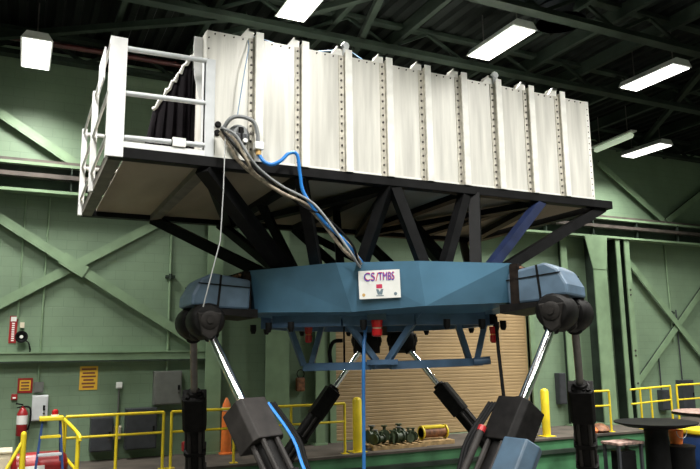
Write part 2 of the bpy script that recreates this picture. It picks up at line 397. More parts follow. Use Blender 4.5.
part(MB().sweep(bez([(.74, 13.45, 2.33), (.82, 13.2, 2.31), (.98, 12.3, 2.15), (1.0, 12.2, 2.05)], 4), .030, 10), 'top_rail', 'yellow', sr, True)
part(MB().tube((.80, 13.3, 1.75), (.98, 12.3, 1.58), .026, 10), 'mid_rail', 'yellow', sr, True)
sr = thing('stair_handrail', (.18, 12.6, 0), 'yellow post with sloping rail at the lower left below the fire extinguisher', 'handrail')
part(MB().tube((.19, 12.6, 0), (.18, 12.6, 2.17), .045, 12), 'post', 'yellow', sr, True)
part(MB().lathe((.18, 12.6, 2.17), (0, 0, 1), [(0, .045), (.03, .035), (.045, .01)], 12), 'cap', 'yellow', sr, True)
part(MB().tube((.18, 12.6, 2.08), (-.35, 12.35, 1.05), .028, 10), 'slope_rail', 'yellow', sr, True)
def bollard(x, y, h, lab):
    b = thing('bollard', (x, y, DT), lab, 'bollard')
    part(MB().lathe((x, y, DT), (0, 0, 1), [(0, .10), (h-.06, .10), (h-.02, .075), (h, .03)], 18), 'tube', 'yellow', b, True)
    part(MB().box((x-.16, y-.16, DT), (x+.16, y+.16, DT+.015)), 'base_plate', 'yellow', b)
bollard(6.72, 13.75, 1.14, 'yellow bollard at the left side of the tan door')
bollard(11.92, 13.75, 1.15, 'yellow bollard at the right side of the tan door')

# ---------------------------------------------------------------- things on the back wall
YW = WY
def wallbox(name, x0, x1, z0, z1, d, m, lab, cat, door=True, lever=True):
    b = thing(name, ((x0+x1)/2, YW, z0), lab, cat)
    part(MB().box((x0, YW-d, z0), (x1, YW, z1)), 'body', m, b, bevel=.006)
    if door:
        dd = part(MB().box((x0+.02, YW-d-.012, z0+.02), (x1-.02, YW-d, z1-.02)), 'door', m, b, bevel=.004)
        if lever:
            zc = (z0+z1)/2
            part(MB().box((x1-.09, YW-d-.035, zc-.05), (x1-.05, YW-d-.012, zc+.05)), 'handle', 'black', dd)
            part(MB().lathe((x1-.07, YW-d-.012, zc-.11), (0, -1, 0), [(0, .022), (.02, .022)], 10), 'lock', 'bolt', dd)
    return b
wallbox('electrical_panel', 2.66, 3.24, 2.36, 3.06, .22, 'grey', 'large grey electrical panel on the wall beneath the girt', 'electrical panel')
wallbox('switch_box', .34, .52, 2.69, 2.90, .10, 'grey', 'small grey switch box above the pale fuse box', 'switch box', lever=False)
wallbox('fuse_box', .33, .62, 2.15, 2.64, .12, 'grey_post', 'pale grey fuse box beside the fire extinguisher', 'fuse box', lever=True)
wallbox('transformer_cabinet', 1.43, 1.86, 1.50, 2.16, .3, 'grey_dark', 'smaller dark grey cabinet behind the left yellow handrail', 'cabinet')
wallbox('transformer_cabinet', 2.11, 2.72, 1.50, 2.31, .34, 'grey_dark', 'larger dark grey cabinet left of the big electrical panel', 'cabinet')
wallbox('junction_box', 1.91, 2.03, 2.72, 2.85, .08, 'white', 'small white junction box right of the yellow notice', 'junction box', lever=False)
wallbox('meter_cover', 1.86, 2.04, 1.70, 1.96, .12, 'cream', 'small cream box between the two dark cabinets', 'box', lever=False)
wallbox('control_box', 18.60, 19.1, 1.55, 2.42, .25, 'grey_dark', 'dark cabinet on the wall behind the right handrail', 'cabinet')
wallbox('control_box', 17.75, 18.1, 1.55, 2.15, .2, 'grey_dark', 'smaller dark box on the wall left of the right dark cabinet', 'cabinet')
wallbox('control_box', 13.75, 14.0, 1.9, 2.75, .18, 'grey_dark', 'narrow dark box on the wall right of the tan door', 'box', lever=False)
def conduit(pts, lab, r=.018, m='green'):
    solo(MB().sweep(pts, r, 8), 'conduit', m, pts[0], lab, 'conduit', smooth=True)
conduit([(1.97, YW-.04, 2.72), (1.97, YW-.04, 1.35)], 'thin grey conduit down from the white junction box', m='grey')
conduit([(2.95, YW-.05, 3.06), (2.95, YW-.05, 6.68)], 'green conduit rising from the electrical panel to the runway beam', .03)
conduit([(.42, YW-.04, 2.90), (.42, YW-.04, 6.68)], 'green conduit rising from the switch box', .02)
conduit([(-.03, YW-.04, 4.15), (-.03, YW-.04, 6.68)], 'green conduit rising above the wall horn', .02)
conduit([(3.5, YW-.04, 1.4), (3.5, YW-.04, 3.28)], 'thin conduit down the wall right of the electrical panel', .015)
conduit([(18.85, YW-.05, 2.42), (18.85, YW-.05, 4.6)], 'conduit rising from the right dark cabinet', .02, 'grey_dark')
conduit([(17.9, YW-.05, 2.15), (17.9, YW-.05, 3.1)], 'short conduit rising from the smaller right box', .02, 'grey_dark')
conduit([(18.6, YW-.05, 6.66), (18.62, YW-.05, 3.6)], 'green conduit below the right runway beam', .025)
for x, z, lab in ((2.95, 5.1, 'small clamp box on the tall green conduit'), (18.62, 4.5, 'small clamp box on the conduit at the far right')):
    solo(MB().box((x-.1, YW-.11, z-.03), (x+.1, YW-.01, z+.03)).tube((x, YW-.1, z-.06), (x, YW-.1, z+.06), .04, 8), 'conduit_clamp', 'green_dark', (x, YW, z), lab, 'clamp')
def textmesh(name, body, size, m, parent, loc, ax, ay, ext=.002, align='CENTER', sx=1):
    cu = bpy.data.curves.new(name, 'FONT'); cu.body = body; cu.size = size; cu.extrude = ext; cu.align_x = align; cu.align_y = 'CENTER'
    t = bpy.data.objects.new(name, cu); col.objects.link(t)
    dg = bpy.context.evaluated_depsgraph_get(); me = bpy.data.meshes.new_from_object(t.evaluated_get(dg))
    bpy.data.objects.remove(t); bpy.data.curves.remove(cu)
    me.materials.clear(); me.materials.append(MT[m])
    ax, ay = V(ax).normalized(), V(ay).normalized(); az = ax.cross(ay)
    base = OFFS[parent]
    for v in me.vertices: v.co = (V(loc)-base) + ax*v.co.x*sx + ay*v.co.y + az*v.co.z
    o = bpy.data.objects.new(name, me); col.objects.link(o); o.parent = parent; OFFS[o] = base; return o
# yellow notice
s = thing('notice_sign', (1.36, YW, 2.7), 'yellow-orange wall notice with rows of dark print', 'sign')
part(MB().box((1.19, YW-.012, 2.71), (1.54, YW, 3.19)), 'board', 'sign_yellow', s)
for k, (wdt, zz) in enumerate(((.28, 3.13), (.24, 3.05), (.28, 2.98), (.20, 2.91), (.26, 2.84), (.22, 2.77))):
    part(MB().box((1.365-wdt/2, YW-.014, zz-.017), (1.365+wdt/2, YW-.0115, zz+.017)), 'print_line', 'ink', s)
s = thing('notice_sign', (.18, YW, 2.68), 'small red-bordered notice above the fire extinguisher', 'sign')
part(MB().box((.05, YW-.012, 2.69), (.32, YW, 2.98)), 'board', 'red', s)
part(MB().box((.085, YW-.016, 2.735), (.285, YW-.012, 2.94)), 'print_panel', 'sign_yellow', s)
for zz in (2.89, 2.83, 2.77): part(MB().box((.11, YW-.018, zz-.014), (.26, YW-.0155, zz+.014)), 'print_line', 'ink', s)
s = thing('extinguisher_sign', (-.1, YW, 3.66), 'tall narrow red and white wall sign at the left edge', 'sign')
part(MB().box((-.17, YW-.012, 3.67), (-.03, YW, 4.21)), 'board', 'red', s)
part(MB().box((-.15, YW-.015, 4.10), (-.05, YW-.012, 4.19)), 'white_panel', 'white', s)
for k in range(9): part(MB().box((-.125, YW-.015, 3.71+k*.042), (-.075, YW-.012, 3.735+k*.042)), 'letter_mark', 'white', s)
s = thing('wall_horn', (.06, YW, 3.68), 'black round alarm horn with a bent cable above the girt', 'horn')
part(MB().lathe((.06, YW, 3.79), (0, -1, 0), [(0, .06), (.10, .06), (.12, .11), (.16, .12), (.16, .09), (.10, .04)], 18), 'horn_bell', 'black', s, True)
part(MB().lathe((.06, YW-.12, 3.79), (0, -1, 0), [(0, .035), (.03, .03)], 12), 'centre', 'white', s, True)
part(MB().sweep(bez([(.10, YW-.03, 3.74), (.19, YW-.04, 3.68), (.23, YW-.04, 3.56), (.23, YW-.04, 3.49)], 5), .014, 6), 'cable', 'black', s, True)
part(MB().box((.02, YW-.06, 3.97), (.10, YW, 4.08)), 'strobe', 'cream', s)
s = thing('alarm_bell', (.0, YW, 2.6), 'small red fire-alarm pull left of the fuse box', 'alarm')
part(MB().box((-.05, YW-.05, 2.56), (.06, YW, 2.68)), 'body', 'red', s, bevel=.01)
part(MB().box((-.025, YW-.065, 2.59), (.035, YW-.05, 2.62)), 'handle', 'white', s)
fe = thing('fire_extinguisher', (.17, YW-.12, 1.9), 'red fire extinguisher with white label hanging on the wall at left', 'fire extinguisher')
part(MB().lathe((.17, YW-.12, 1.88), (0, 0, 1), [(0, .085), (.02, .10), (.42, .10), (.50, .06), (.53, .03), (.56, .03)], 18), 'cylinder', 'red', fe, True)
part(MB().lathe((.17, YW-.12, 2.10), (0, 0, 1), [(0, .102), (.17, .102)], 18), 'label', 'white', fe, True)
part(MB().bar((.17, YW-.12, 2.47), (.05, YW-.16, 2.50), .03, .03).bar((.17, YW-.12, 2.44), (.07, YW-.16, 2.42), .03, .02), 'valve_lever', 'black', fe)
part(MB().sweep(bez([(.17, YW-.12, 2.44), (.30, YW-.15, 2.40), (.31, YW-.16, 2.15), (.27, YW-.16, 1.98)], 6), .018, 8), 'hose', 'black', fe, True)
tg = thing('hanging_tag', (6.02, YW-.06, 2.5), 'small dark red bag hanging on the wall left of the door', 'bag')
part(MB().box((5.90, YW-.16, 2.52), (6.12, YW-.04, 2.84)), 'pouch', 'brown', tg, bevel=.04)
part(MB().sweep([(6.02+.09*math.cos(t*.5236), YW-.1, 2.92+.10*math.sin(t*.5236)) for t in range(13)], .012, 6), 'loop', 'black', tg, True)
rx = thing('valve_box', (3.07, 13.8, DT), 'red valve box on a pipe beside the rear left leg', 'box')
part(MB().box((2.98, 13.72, 1.56), (3.16, 13.88, 1.74)), 'body', 'red', rx, bevel=.02)
part(MB().tube((3.07, 13.8, DT), (3.07, 13.8, 1.56), .03, 8), 'stand', 'grey', rx, True)
# orange marker post
cn = thing('marker_post', (4.15, 14.9, DT), 'tall slim orange marker post with red and white collar', 'marker post')
part(MB().lathe((4.15, 14.9, DT), (0, 0, 1), [(0, .15), (.03, .15), (.04, .115), (.9, .095)], 16), 'tube', 'orange', cn, True)
part(MB().lathe((4.15, 14.9, DT+.9), (0, 0, 1), [(0, .11), (.07, .11)], 16), 'collar', 'white', cn, True)
part(MB().lathe((4.15, 14.9, DT+.97), (0, 0, 1), [(0, .09), (.06, .085), (.18, .03), (.20, .01)], 16), 'tip', 'orange', cn, True)
# hose-reel like pallets in front of the door
def pallet(x, y, w, d, lab):
    p = thing('pallet', (x, y, DT), lab, 'pallet')
    for k in range(3): part(MB().box((x-w/2, y-d/2+k*(d-.08)/2, DT), (x+w/2, y-d/2+.08+k*(d-.08)/2, DT+.07)), 'stringer', 'wood', p)
    nn = 7
    for k in range(nn):
        xx = x-w/2+(w-.1)*k/(nn-1); part(MB().box((xx, y-d/2, DT+.07), (xx+.1, y+d/2, DT+.092)), 'deck_board', 'wood', p)
pallet(7.75, 14.15, 1.35, .9, 'wooden pallet under a heap of dark green castings')
pallet(8.85, 14.2, .78, .8, 'wooden pallet under the yellow machine part')
spots = [(7.22, 13.9, .12), (7.42, 14.0, .10), (7.62, 13.85, .11), (7.85, 13.95, .13), (8.08, 13.85, .10), (8.25, 14.0, .11), (7.35, 14.3, .14), (7.7, 14.35, .13), (8.05, 14.3, .14), (7.95, 14.1, .10), (8.3, 14.3, .10)]
whe = ['at the left end of the pallet', 'second from the left in the front row', 'in the middle of the front row', 'just right of the middle of the front row', 'right in the front row', 'at the right end of the front row', 'at the back left', 'at the back centre', 'at the back right, topmost', 'in the centre of the heap', 'at the back right corner']
for k, (x, y, r) in enumerate(spots):
    t = random.uniform(0, 3); dx, dy = math.cos(t), math.sin(t)*.4; z = DT+.092+r
    c = thing('valve_casting', (x, y, DT+.092), 'dark olive valve casting ' + whe[k], 'casting', 'castings on the pallet')
    part(MB().tube((x-dx*r*.6, y-dy*r*.6, z), (x+dx*r*.6, y+dy*r*.6, z), r*.72, 12), 'body', 'olive', c, True)
    for s in (-1, 1): part(MB().tube((x+dx*r*s*.6, y+dy*r*s*.6, z), (x+dx*r*s*.8, y+dy*r*s*.8, z), r, 12), 'flange', 'olive', c, True)
    part(MB().tube((x, y, z), (x, y, z+r*1.5), r*.3, 10), 'neck', 'olive', c, True)
    part(MB().lathe((x, y, z+r*1.5), (0, 0, 1), [(0, r*.55), (r*.2, r*.55)], 12), 'cap', 'olive' if k % 3 else 'grey', c, True)
ym = thing('yellow_machine_part', (8.85, 14.2, DT+.09), 'yellow and brown spool-shaped machine part on a pallet', 'machine part')
part(MB().tube((8.52, 14.1, DT+.25), (9.18, 14.1, DT+.25), .12, 14), 'drum', 'brown', ym, True)
for x in (8.52, 9.16): part(MB().tube((x, 14.1, DT+.25), (x+.03, 14.1, DT+.25), .16, 16), 'flange', 'yellow', ym, True)
part(MB().box((8.56, 14.0, DT+.34), (9.12, 14.2, DT+.40)), 'guard', 'yellow', ym, bevel=.015)
bg = thing('brown_bag', (13.6, 13.62, DT), 'crumpled brown and orange sack under the short handrail end', 'sack')
part(MB().lathe((13.62, 13.7, DT), (0, 0, 1), [(0, .20), (.06, .26), (.14, .22), (.2, .12), (.23, .03)], 12), 'sack_body', 'brown', bg, True)
part(MB().lathe((13.36, 13.68, DT), (0, 0, 1), [(0, .12), (.06, .15), (.13, .10), (.16, .02)], 10), 'rag', 'orange', bg, True)

# ---------------------------------------------------------------- left foreground on the floor
ld_ = thing('stepladder', (.58, 12.4, 0), 'blue fibreglass stepladder with yellow top at the lower left', 'ladder')
for s in (-1, 1):
    part(MB().bar((.57+s*.13, 12.42, 2.40), (.57+s*.34, 12.15, 0), .035, .08, (1, 0, 0)), 'rail', 'ladder_blue', ld_)
    part(MB().bar((.57+s*.13, 12.50, 2.36), (.57+s*.30, 13.1, 0), .03, .05, (1, 0, 0)), 'back_leg', 'ladder_blue', ld_)
part(MB().box((.39, 12.32, 2.38), (.75, 12.58, 2.44)), 'top_cap', 'yellow', ld_, bevel=.01)
for k in range(7):
    z = 2.13-k*.27; hw = .13+.21*(2.40-z)/2.4; y = 12.42-.27*(2.40-z)/2.4
    part(MB().box((.57-hw, y-.05, z-.02), (.57+hw, y+.05, z+.02)), 'step', 'yellow' if k == 0 else 'grey_post', ld_, bevel=.005)
tk = thing('air_tank', (.42, 12.85, 0), 'red horizontal air tank with white band behind the stepladder', 'tank')
part(MB().lathe((.0, 12.85, 1.62), (1, 0, 0), [(0, .05), (.03, .16), (.10, .23), (.78, .23), (.85, .16), (.88, .05)], 22), 'vessel', 'red', tk, True)
part(MB().prism([(.12, 12.85+.236*math.cos(t), 1.62+.236*math.sin(t)) for t in (3.35, 3.15, 2.95)] + [(.12, 12.85+.226*math.cos(t), 1.62+.226*math.sin(t)) for t in (2.95, 3.15, 3.35)], (.4, 0, 0)), 'white_band', 'white', tk)
for x in (.15, .68): part(MB().box((x-.04, 12.7, 0), (x+.04, 13.0, 1.42)), 'support', 'grey_dark', tk)
fl = thing('flashing_light', (.62, 12.48, 2.44), 'small red and white light standing on the stepladder top', 'light')
part(MB().lathe((.62, 12.45, 2.44), (0, 0, 1), [(0, .06), (.03, .06)], 12), 'base', 'white', fl, True)
part(MB().lathe((.62, 12.45, 2.47), (0, 0, 1), [(0, .05), (.06, .05), (.08, .02)], 12), 'lens', 'red_glass', fl, True)
bx = thing('cream_crate', (-.22, 12.85, 0), 'cream cabinet at the lower left corner', 'cabinet')
part(MB().box((-.75, 12.65, 0), (.02, 13.15, 1.88)), 'body', 'cream', bx, bevel=.02)
part(MB().box((-.76, 12.63, 1.88), (.03, 13.17, 1.92)), 'lid', 'cream', bx, bevel=.01)
part(MB().box((-.70, 12.635, .2), (-.03, 12.65, 1.80)), 'door', 'cream', bx)

# ---------------------------------------------------------------- right foreground on the floor
dt = thing('round_table', (13.12, 11.5, 0), 'black round dished table on a thick pedestal at the right', 'table')
part(MB().lathe((13.12, 11.5, 1.62), (0, 0, 1), [(0, .25), (.05, .65), (.12, .88), (.15, .89), (.15, .85), (.11, .6), (.10, .05)], 40), 'dish', 'black', dt, True)
part(MB().lathe((13.12, 11.5, 0), (0, 0, 1), [(0, .5), (.06, .5), (.1, .28), (1.5, .25), (1.63, .27)], 24), 'pedestal', 'black', dt, True)
st = thing('work_stool', (12.15, 11.6, 0), 'dark square stand with worn pinkish top left of the round table', 'stand')
part(MB().box((11.78, 11.35, 1.34), (12.56, 11.85, 1.40)), 'top', 'pink_worn', st, bevel=.01)
for sx in (-1, 1):
    for sy in (-1, 1): part(MB().box((12.17+sx*.33-.03, 11.6+sy*.2-.03, 0), (12.17+sx*.33+.03, 11.6+sy*.2+.03, 1.34)), 'leg', 'grey_dark', st)
part(MB().box((11.84, 11.4, .75), (12.5, 11.8, .79)), 'shelf', 'grey_dark', st)
part(MB().box((11.95, 11.45, .79), (12.4, 11.75, 1.2)), 'equipment', 'black', st, bevel=.02)
bk = thing('orange_bucket', (13.80, 11.55, 1.24), 'orange bucket beside the pedestal of the round table', 'bucket')
part(MB().lathe((13.80, 11.55, 1.24), (0, 0, 1), [(0, .13), (.30, .17), (.30, .15), (.02, .12)], 20), 'pail', 'orange', bk, True)
part(MB().sweep([(13.80+.17*math.cos(t*.314), 11.38, 1.54-.17*math.sin(t*.314)) for t in range(11)], .008, 6), 'handle', 'wire', bk, True)
cn2 = thing('trash_can', (13.75, 11.5, 0), 'black bin under the orange bucket at the lower right', 'bin')
part(MB().lathe((13.8, 11.5, 0), (0, 0, 1), [(0, .28), (1.16, .34)], 24), 'can', 'black', cn2, True)
part(MB().lathe((13.8, 11.5, 1.16), (0, 0, 1), [(0, .36), (.05, .36), (.08, .2)], 24), 'lid', 'black', cn2, True)
cj = thing('air_mover', (14.55, 11.5, 0), 'blue and yellow machine at the lower right edge', 'machine')
part(MB().box((14.25, 11.2, 0), (15.0, 11.8, 1.42)), 'body', 'ladder_blue', cj, bevel=.05)
part(MB().box((14.22, 11.15, 1.42), (15.03, 11.85, 1.54)), 'top_plate', 'yellow', cj, bevel=.03)
part(MB().bar((14.30, 11.17, .9), (14.45, 11.17, 1.42), .06, .03), 'brace', 'grey_post', cj)
d2 = thing('round_table', (15.95, 12.3, 0), 'worn-topped black round table cut by the right edge', 'table')
part(MB().lathe((15.95, 12.3, 1.72), (0, 0, 1), [(0, .3), (.05, .8), (.09, .85), (.1, .8)], 32), 'top', 'pink_worn', d2, True)
part(MB().lathe((15.95, 12.3, 1.66), (0, 0, 1), [(0, .3), (.08, .86), (.12, .86)], 32), 'rim', 'black', d2, True)
part(MB().lathe((15.95, 12.3, 0), (0, 0, 1), [(0, .4), (.05, .4), (.08, .16), (1.7, .16)], 18), 'pedestal', 'black', d2, True)

# ================================================================ MOTION BASE
U = V((.866025, -.5, 0)); W = V((.5, .866025, 0)); C = V((5.25, 9.9, 0))
def L(a, b, z): return C + U*a + W*b + V((0, 0, z))
def rot(a, b, k):
    t = k*2*math.pi/3; return a*math.cos(t)-b*math.sin(t), a*math.sin(t)+b*math.cos(t)
T, B = 4.60, 3.98
mp = thing('motion_platform', L(0, 0, B), 'blue three-cornered steel motion platform carried on six actuator legs', 'platform')
# ring outline per side: wing end, centre crease, centre crease, wing end; corners truncated for the pods
side = [(-1.80, -1.42), (-.50, -1.92), (.62, -1.92), (1.90, -1.60)]
side_b = [(-1.74, -1.30), (-.30, -1.80), (.70, -1.86), (1.97, -1.42)]
sides = {0: (side, side_b)}
sym = [(-1.80, -1.50), (-.55, -1.92), (.55, -1.92), (1.80, -1.50)]; symb = [(-1.80, -1.38), (-.55, -1.82), (.55, -1.82), (1.80, -1.38)]
top, bot = [], []
for k in range(3):
    a, b = sides.get(k, (sym, symb))
    top += [rot(*p, k) for p in a]; bot += [rot(*p, k) for p in b]
zt = [T-.01, T+.012, T+.012, T-.01]
zb = [3.99, 3.945, 4.005, 4.06] + [4.0, 3.97, 3.97, 4.0]*2
N = len(top); mb = MB()
# girder plates: top, outer faces with a diagonal fold near the wing ends, underside
inner = [(.62*a, .62*b) for a, b in top]
vt = [L(a, b, zt[i % 4]) for i, (a, b) in enumerate(top)]; vb = [L(a, b, zb[i]) for i, (a, b) in enumerate(bot)]
it = [L(a, b, T-.01) for a, b in inner]; ib = [L(a, b, 3.86) for a, b in inner]
o0 = vt + vb + it + ib
fs = []
for i in range(N):
    j = (i+1) % N
    if i % 4 == 0:   fs += [(i, j, N+j), (i, N+j, N+i)]        # left wing: diagonal crease
    elif i % 4 == 2: fs += [(i, j, N+i), (j, N+j, N+i)]        # right wing
    else: fs += [(i, j, N+j, N+i)]
    fs += [(i, 2*N+i, 2*N+j, j), (N+i, N+j, 3*N+j, 3*N+i), (2*N+i, 3*N+i, 3*N+j, 2*N+j)]
body = part(mb.add(o0, fs), 'ring_girder', 'blue', mp)
part(MB().prism([L(a*.99, b*.99, T-.10) for a, b in inner], (0, 0, .07)), 'deck_plate', 'blue_dark', mp)
# lower lip under the girder, with small lugs
for k in range(3):
    for i, (a0, b0, a1, b1) in enumerate(((-1.5, -1.05, -.45, -1.42), (-.45, -1.42, .55, -1.42), (.55, -1.42, 1.55, -1.05))):
        p, q = rot(a0, b0, k), rot(a1, b1, k)
        part(MB().bar(L(*p, 3.88), L(*q, 3.88), .16, .22), 'under_beam', 'blue_dark', mp)
for k in range(3):
    for a, b in ((-1.2, -1.42), (-.15, -1.70), (1.0, -1.52), (1.5, -1.35), (-1.55, -1.28)):
        p = rot(a, b, k); part(MB().lathe(L(*p, 3.70), (0, 0, 1), [(0, .03), (.05, .05), (.14, .05)], 8), 'lug', 'black', mp, True)
# rubbing strip with rust along corners
for k in range(3):
    a, b = (sides.get(k, (sym, symb))[0][3]); a2, b2 = rot(*(sides.get((k+1) % 3, (sym, symb))[0][0]), 1)
    e0 = V(rot(a, b, k)); e1 = V(rot(a2, b2, k))
    p0, p1 = e0*.995, e1*.995
    out = ((e0+e1)/2).normalized()
    mbx = MB(); mbx.bar(L(*(p0+out*.05), (T+B)/2), L(*(p1+out*.05), (T+B)/2), .12, .58)
    cf = part(mbx, 'corner_flange', 'brown_flange', mp)
    for s in range(6):
        for zz in (B+.08, T-.08):
            q = p0.lerp(p1, (s+.5)/6)+out*.13
            part(MB().tube(L(*q, zz), L(*(q+out*.035), zz), .028, 6), 'bolt', 'rust', cf)
# pods: three arms that hold two universal joints each
podang = [math.radians(210), math.radians(330), math.radians(90)]
podz = [0, .04, -.22]
PR_ = 3.0
joints = []
for k, t in enumerate(podang):
    r = V((math.cos(t), math.sin(t))); s = V((-math.sin(t), math.cos(t)))
    dr = .08 if k == 1 else 0
    def PP(rr, ss, z, r=r, s=s, dr=dr): v = r*(rr+(dr if rr > 2 else 0)) + s*ss; return L(v.x, v.y, z)
    dz = podz[k]; hw = .42
    prof = [(2.30, 4.02), (2.28, 4.44+dz*.6), (2.84, 4.53+dz), (3.00, 4.44+dz), (3.12, 4.22+dz), (3.13, 4.07+dz), (2.98, 4.07+dz), (2.78, 4.03+dz*.5)]
    pod = part(MB().prism([PP(a, -hw, z) for a, z in prof], PP(0, 2*hw, 0)-PP(0, 0, 0)), 'joint_pod', 'blue_grey', mp, bevel=.035)
    for ss in (-hw-.006, hw+.006):
        part(MB().bar(PP(2.76, ss, 4.05+dz*.5), PP(2.72, ss, 4.50+dz), .012, .03), 'seam', 'black', pod)
        part(MB().bar(PP(2.28, ss, 4.33+dz*.6), PP(3.04, ss, 4.38+dz), .012, .015), 'edge_line', 'black', pod)
    part(MB().prism([PP(a, -.5, z) for a, z in ((2.2, 3.90), (2.2, 4.02), (2.86, 4.02+dz*.5), (2.86, 3.95+dz))], PP(0, 1.0, 0)-PP(0, 0, 0)), 'pod_bottom_plate', 'joint', pod)
    for sgn in (-1, 1):
        joints.append((PP(PR_-.08+(.03 if k == 1 else 0), sgn*.36, 3.84+dz), k, sgn, PP(1, 0, 0)-PP(0, 0, 0), PP(0, 1, 0)-PP(0, 0, 0)))
# lower service frame
fr = thing('service_frame', L(0, -1, 3.2), 'blue tubular service frame hung on V struts below the motion platform', 'frame')
ZB = 3.21
for p, q, nm in ((L(-1.12, -.6, 3.19), L(-.05, -1.25, ZB), 'beam'), (L(-1.12, -.60, 3.18), L(1.55, -.75, 3.24), 'beam'), (L(.2, -1.25, ZB), L(1.52, -.70, 3.24), 'beam')):
    part(MB().bar(p, q, .10, .11), nm, 'blue_dark', fr)
part(MB().box((-.22, -.09, -.035), (.22, .09, .035)), 'foot_plate', 'blue_dark', fr).matrix_local = Matrix.Translation(L(.09, -1.28, 3.26)-OFFS[fr]) @ Matrix.Rotation(-math.pi/6, 4, 'Z')
_fp = [o for o in fr.children if o.name.startswith('foot_plate')][0]
for v in _fp.data.vertices: v.co += OFFS[fr]
for p, q, wdt in ((L(-.50, -1.45, 3.96), L(0, -1.28, 3.28), .115), (L(.64, -1.45, 3.96), L(.17, -1.28, 3.28), .115),
             (L(-1.40, -.75, 3.98), L(-1.14, -.62, 3.22), .10), (L(-.80, -.62, 3.98), L(-1.02, -.62, 3.22), .10),
             (L(1.16, -.70, 3.98), L(1.36, -.66, 3.28), .10), (L(1.66, -.72, 3.98), L(1.48, -.68, 3.28), .10)):
    part(MB().bar(p, q, wdt, .08), 'strut', 'blue_dark', fr)
part(MB().tube(L(1.42, -.78, 3.24), L(1.66, -.78, 3.26), .06, 10), 'end_roller', 'blue_dark', fr, True)
part(MB().sweep(bez([L(-.70, -.75, 3.20), L(-.72, -.75, 3.42), L(-.66, -.75, 3.56), L(-.52, -.75, 3.58)], 4), .03, 8), 'bent_pipe', 'black', fr, True)
part(MB().tube(L(-.50, -.75, 3.20), L(-.50, -.75, 3.80), .016, 6), 'thin_rod', 'black', fr, True)
for a, b, z, lab in ((.03, -1.55, 3.90, 'red beacon lamp under the middle of the blue platform'), (1.70, -1.0, 3.80, 'red beacon lamp under the right side of the blue platform'), (-1.02, -.9, 3.84, 'red beacon lamp above the left V strut of the service frame')):
    g = thing('beacon_lamp', L(a, b, z-.28), lab, 'beacon', 'red beacons under the platform')
    if a == .03: part(MB().bar(L(a-.13, b, z+.01), L(a+.13, b, z+.01), .1, .14), 'bracket', 'blue_grey', g)
    else: part(MB().tube(L(a, b, z-.02), L(a, b, z+.12), .05, 10), 'bracket', 'black', g, True)
    rr = .075 if a == .03 else .055
    part(MB().lathe(L(a, b, z-.06), (0, 0, -1), [(0, rr*1.1), (.03, rr*1.1), (.06, rr), (.10, rr)], 16), 'cap', 'red_glass', g, True)
    part(MB().lathe(L(a, b, z-.145), (0, 0, -1), [(0, rr*.8), (.035, rr*.8)], 16), 'lamp_ring', 'orange' if a != .03 else 'cream', g, True)
    part(MB().lathe(L(a, b, z-.18), (0, 0, -1), [(0, rr), (.09, rr), (.11, rr*.6)], 16), 'lens', 'red_glass', g, True)

# sign on the platform front
sg = thing('name_sign', L(.09, -1.95, 4.10), 'white sign reading CS/TMBS on the front of the blue platform', 'sign')
fa = U; tilt = 0.0
dn = (L(.06, -1.80-.035, 3.96)-L(.06, -1.92, T)).normalized(); upv = -dn; nrm = (-W)
cS = L(.09, -1.915, 4.305)
rm = math.radians(1.6)
ux = (U*math.cos(rm) + V((0, 0, 1))*math.sin(rm)); uy = upv - ux*upv.dot(ux); uy.normalize(); un = ux.cross(uy)
def S(x, y, d=0): return cS + ux*x + uy*y + un*d
part(MB().prism([S(-.28, -.19, .0), S(.28, -.19, .0), S(.28, .19, .0), S(-.28, .19, .0)], un*.012), 'board', 'white', sg)
textmesh('lettering', 'CS', .155, 'sign_blue', sg, S(-.135, .095, .014), ux, uy, sx=.85)
textmesh('lettering', '/', .16, 'sign_red', sg, S(-.03, .095, .014), ux, uy)
textmesh('lettering', 'TMBS', .155, 'sign_blue', sg, S(.095, .095, .014), ux, uy, sx=.58)
textmesh('lettering_shadow', 'CS', .155, 'sign_red', sg, S(-.128, .104, .0125), ux, uy, ext=.001, sx=.85)
textmesh('lettering_shadow', 'TMBS', .155, 'sign_red', sg, S(.103, .104, .0125), ux, uy, ext=.001, sx=.58)
em = MB()
em.prism([S(-.045, .0, .012), S(.035, .0, .012), S(.035, -.055, .012), S(-.045, -.055, .012)], un*.002)
part(em, 'emblem_block', 'sign_red', sg)
part(MB().prism([S(-.05, -.065, .012), S(-.02, -.065, .012), S(.0, -.10, .012), S(.02, -.065, .012), S(.05, -.065, .012), S(.03, -.14, .012), S(-.03, -.14, .012)], un*.002), 'emblem_shape', 'sign_grey', sg)
part(MB().prism([S(-.05, -.148, .012), S(.05, -.148, .012), S(.05, -.16, .012), S(-.05, -.16, .012)], un*.002), 'emblem_line', 'sign_grey', sg)
for x, m in ((-.22, 'sign_tan'), (.21, 'sign_grey')):
    part(MB().lathe(S(x, -.135, .012), un, [(0, .022), (.003, .022)], 14), 'round_seal', m, sg)

# ---------------------------------------------------------------- legs
bases = {}
def BP(ang, R_, s, off=0):
    t = math.radians(ang); r = V((math.cos(t), math.sin(t))); q = V((-math.sin(t), math.cos(t))); v = r*R_ + q*s
    return L(v.x+off, v.y, .32)
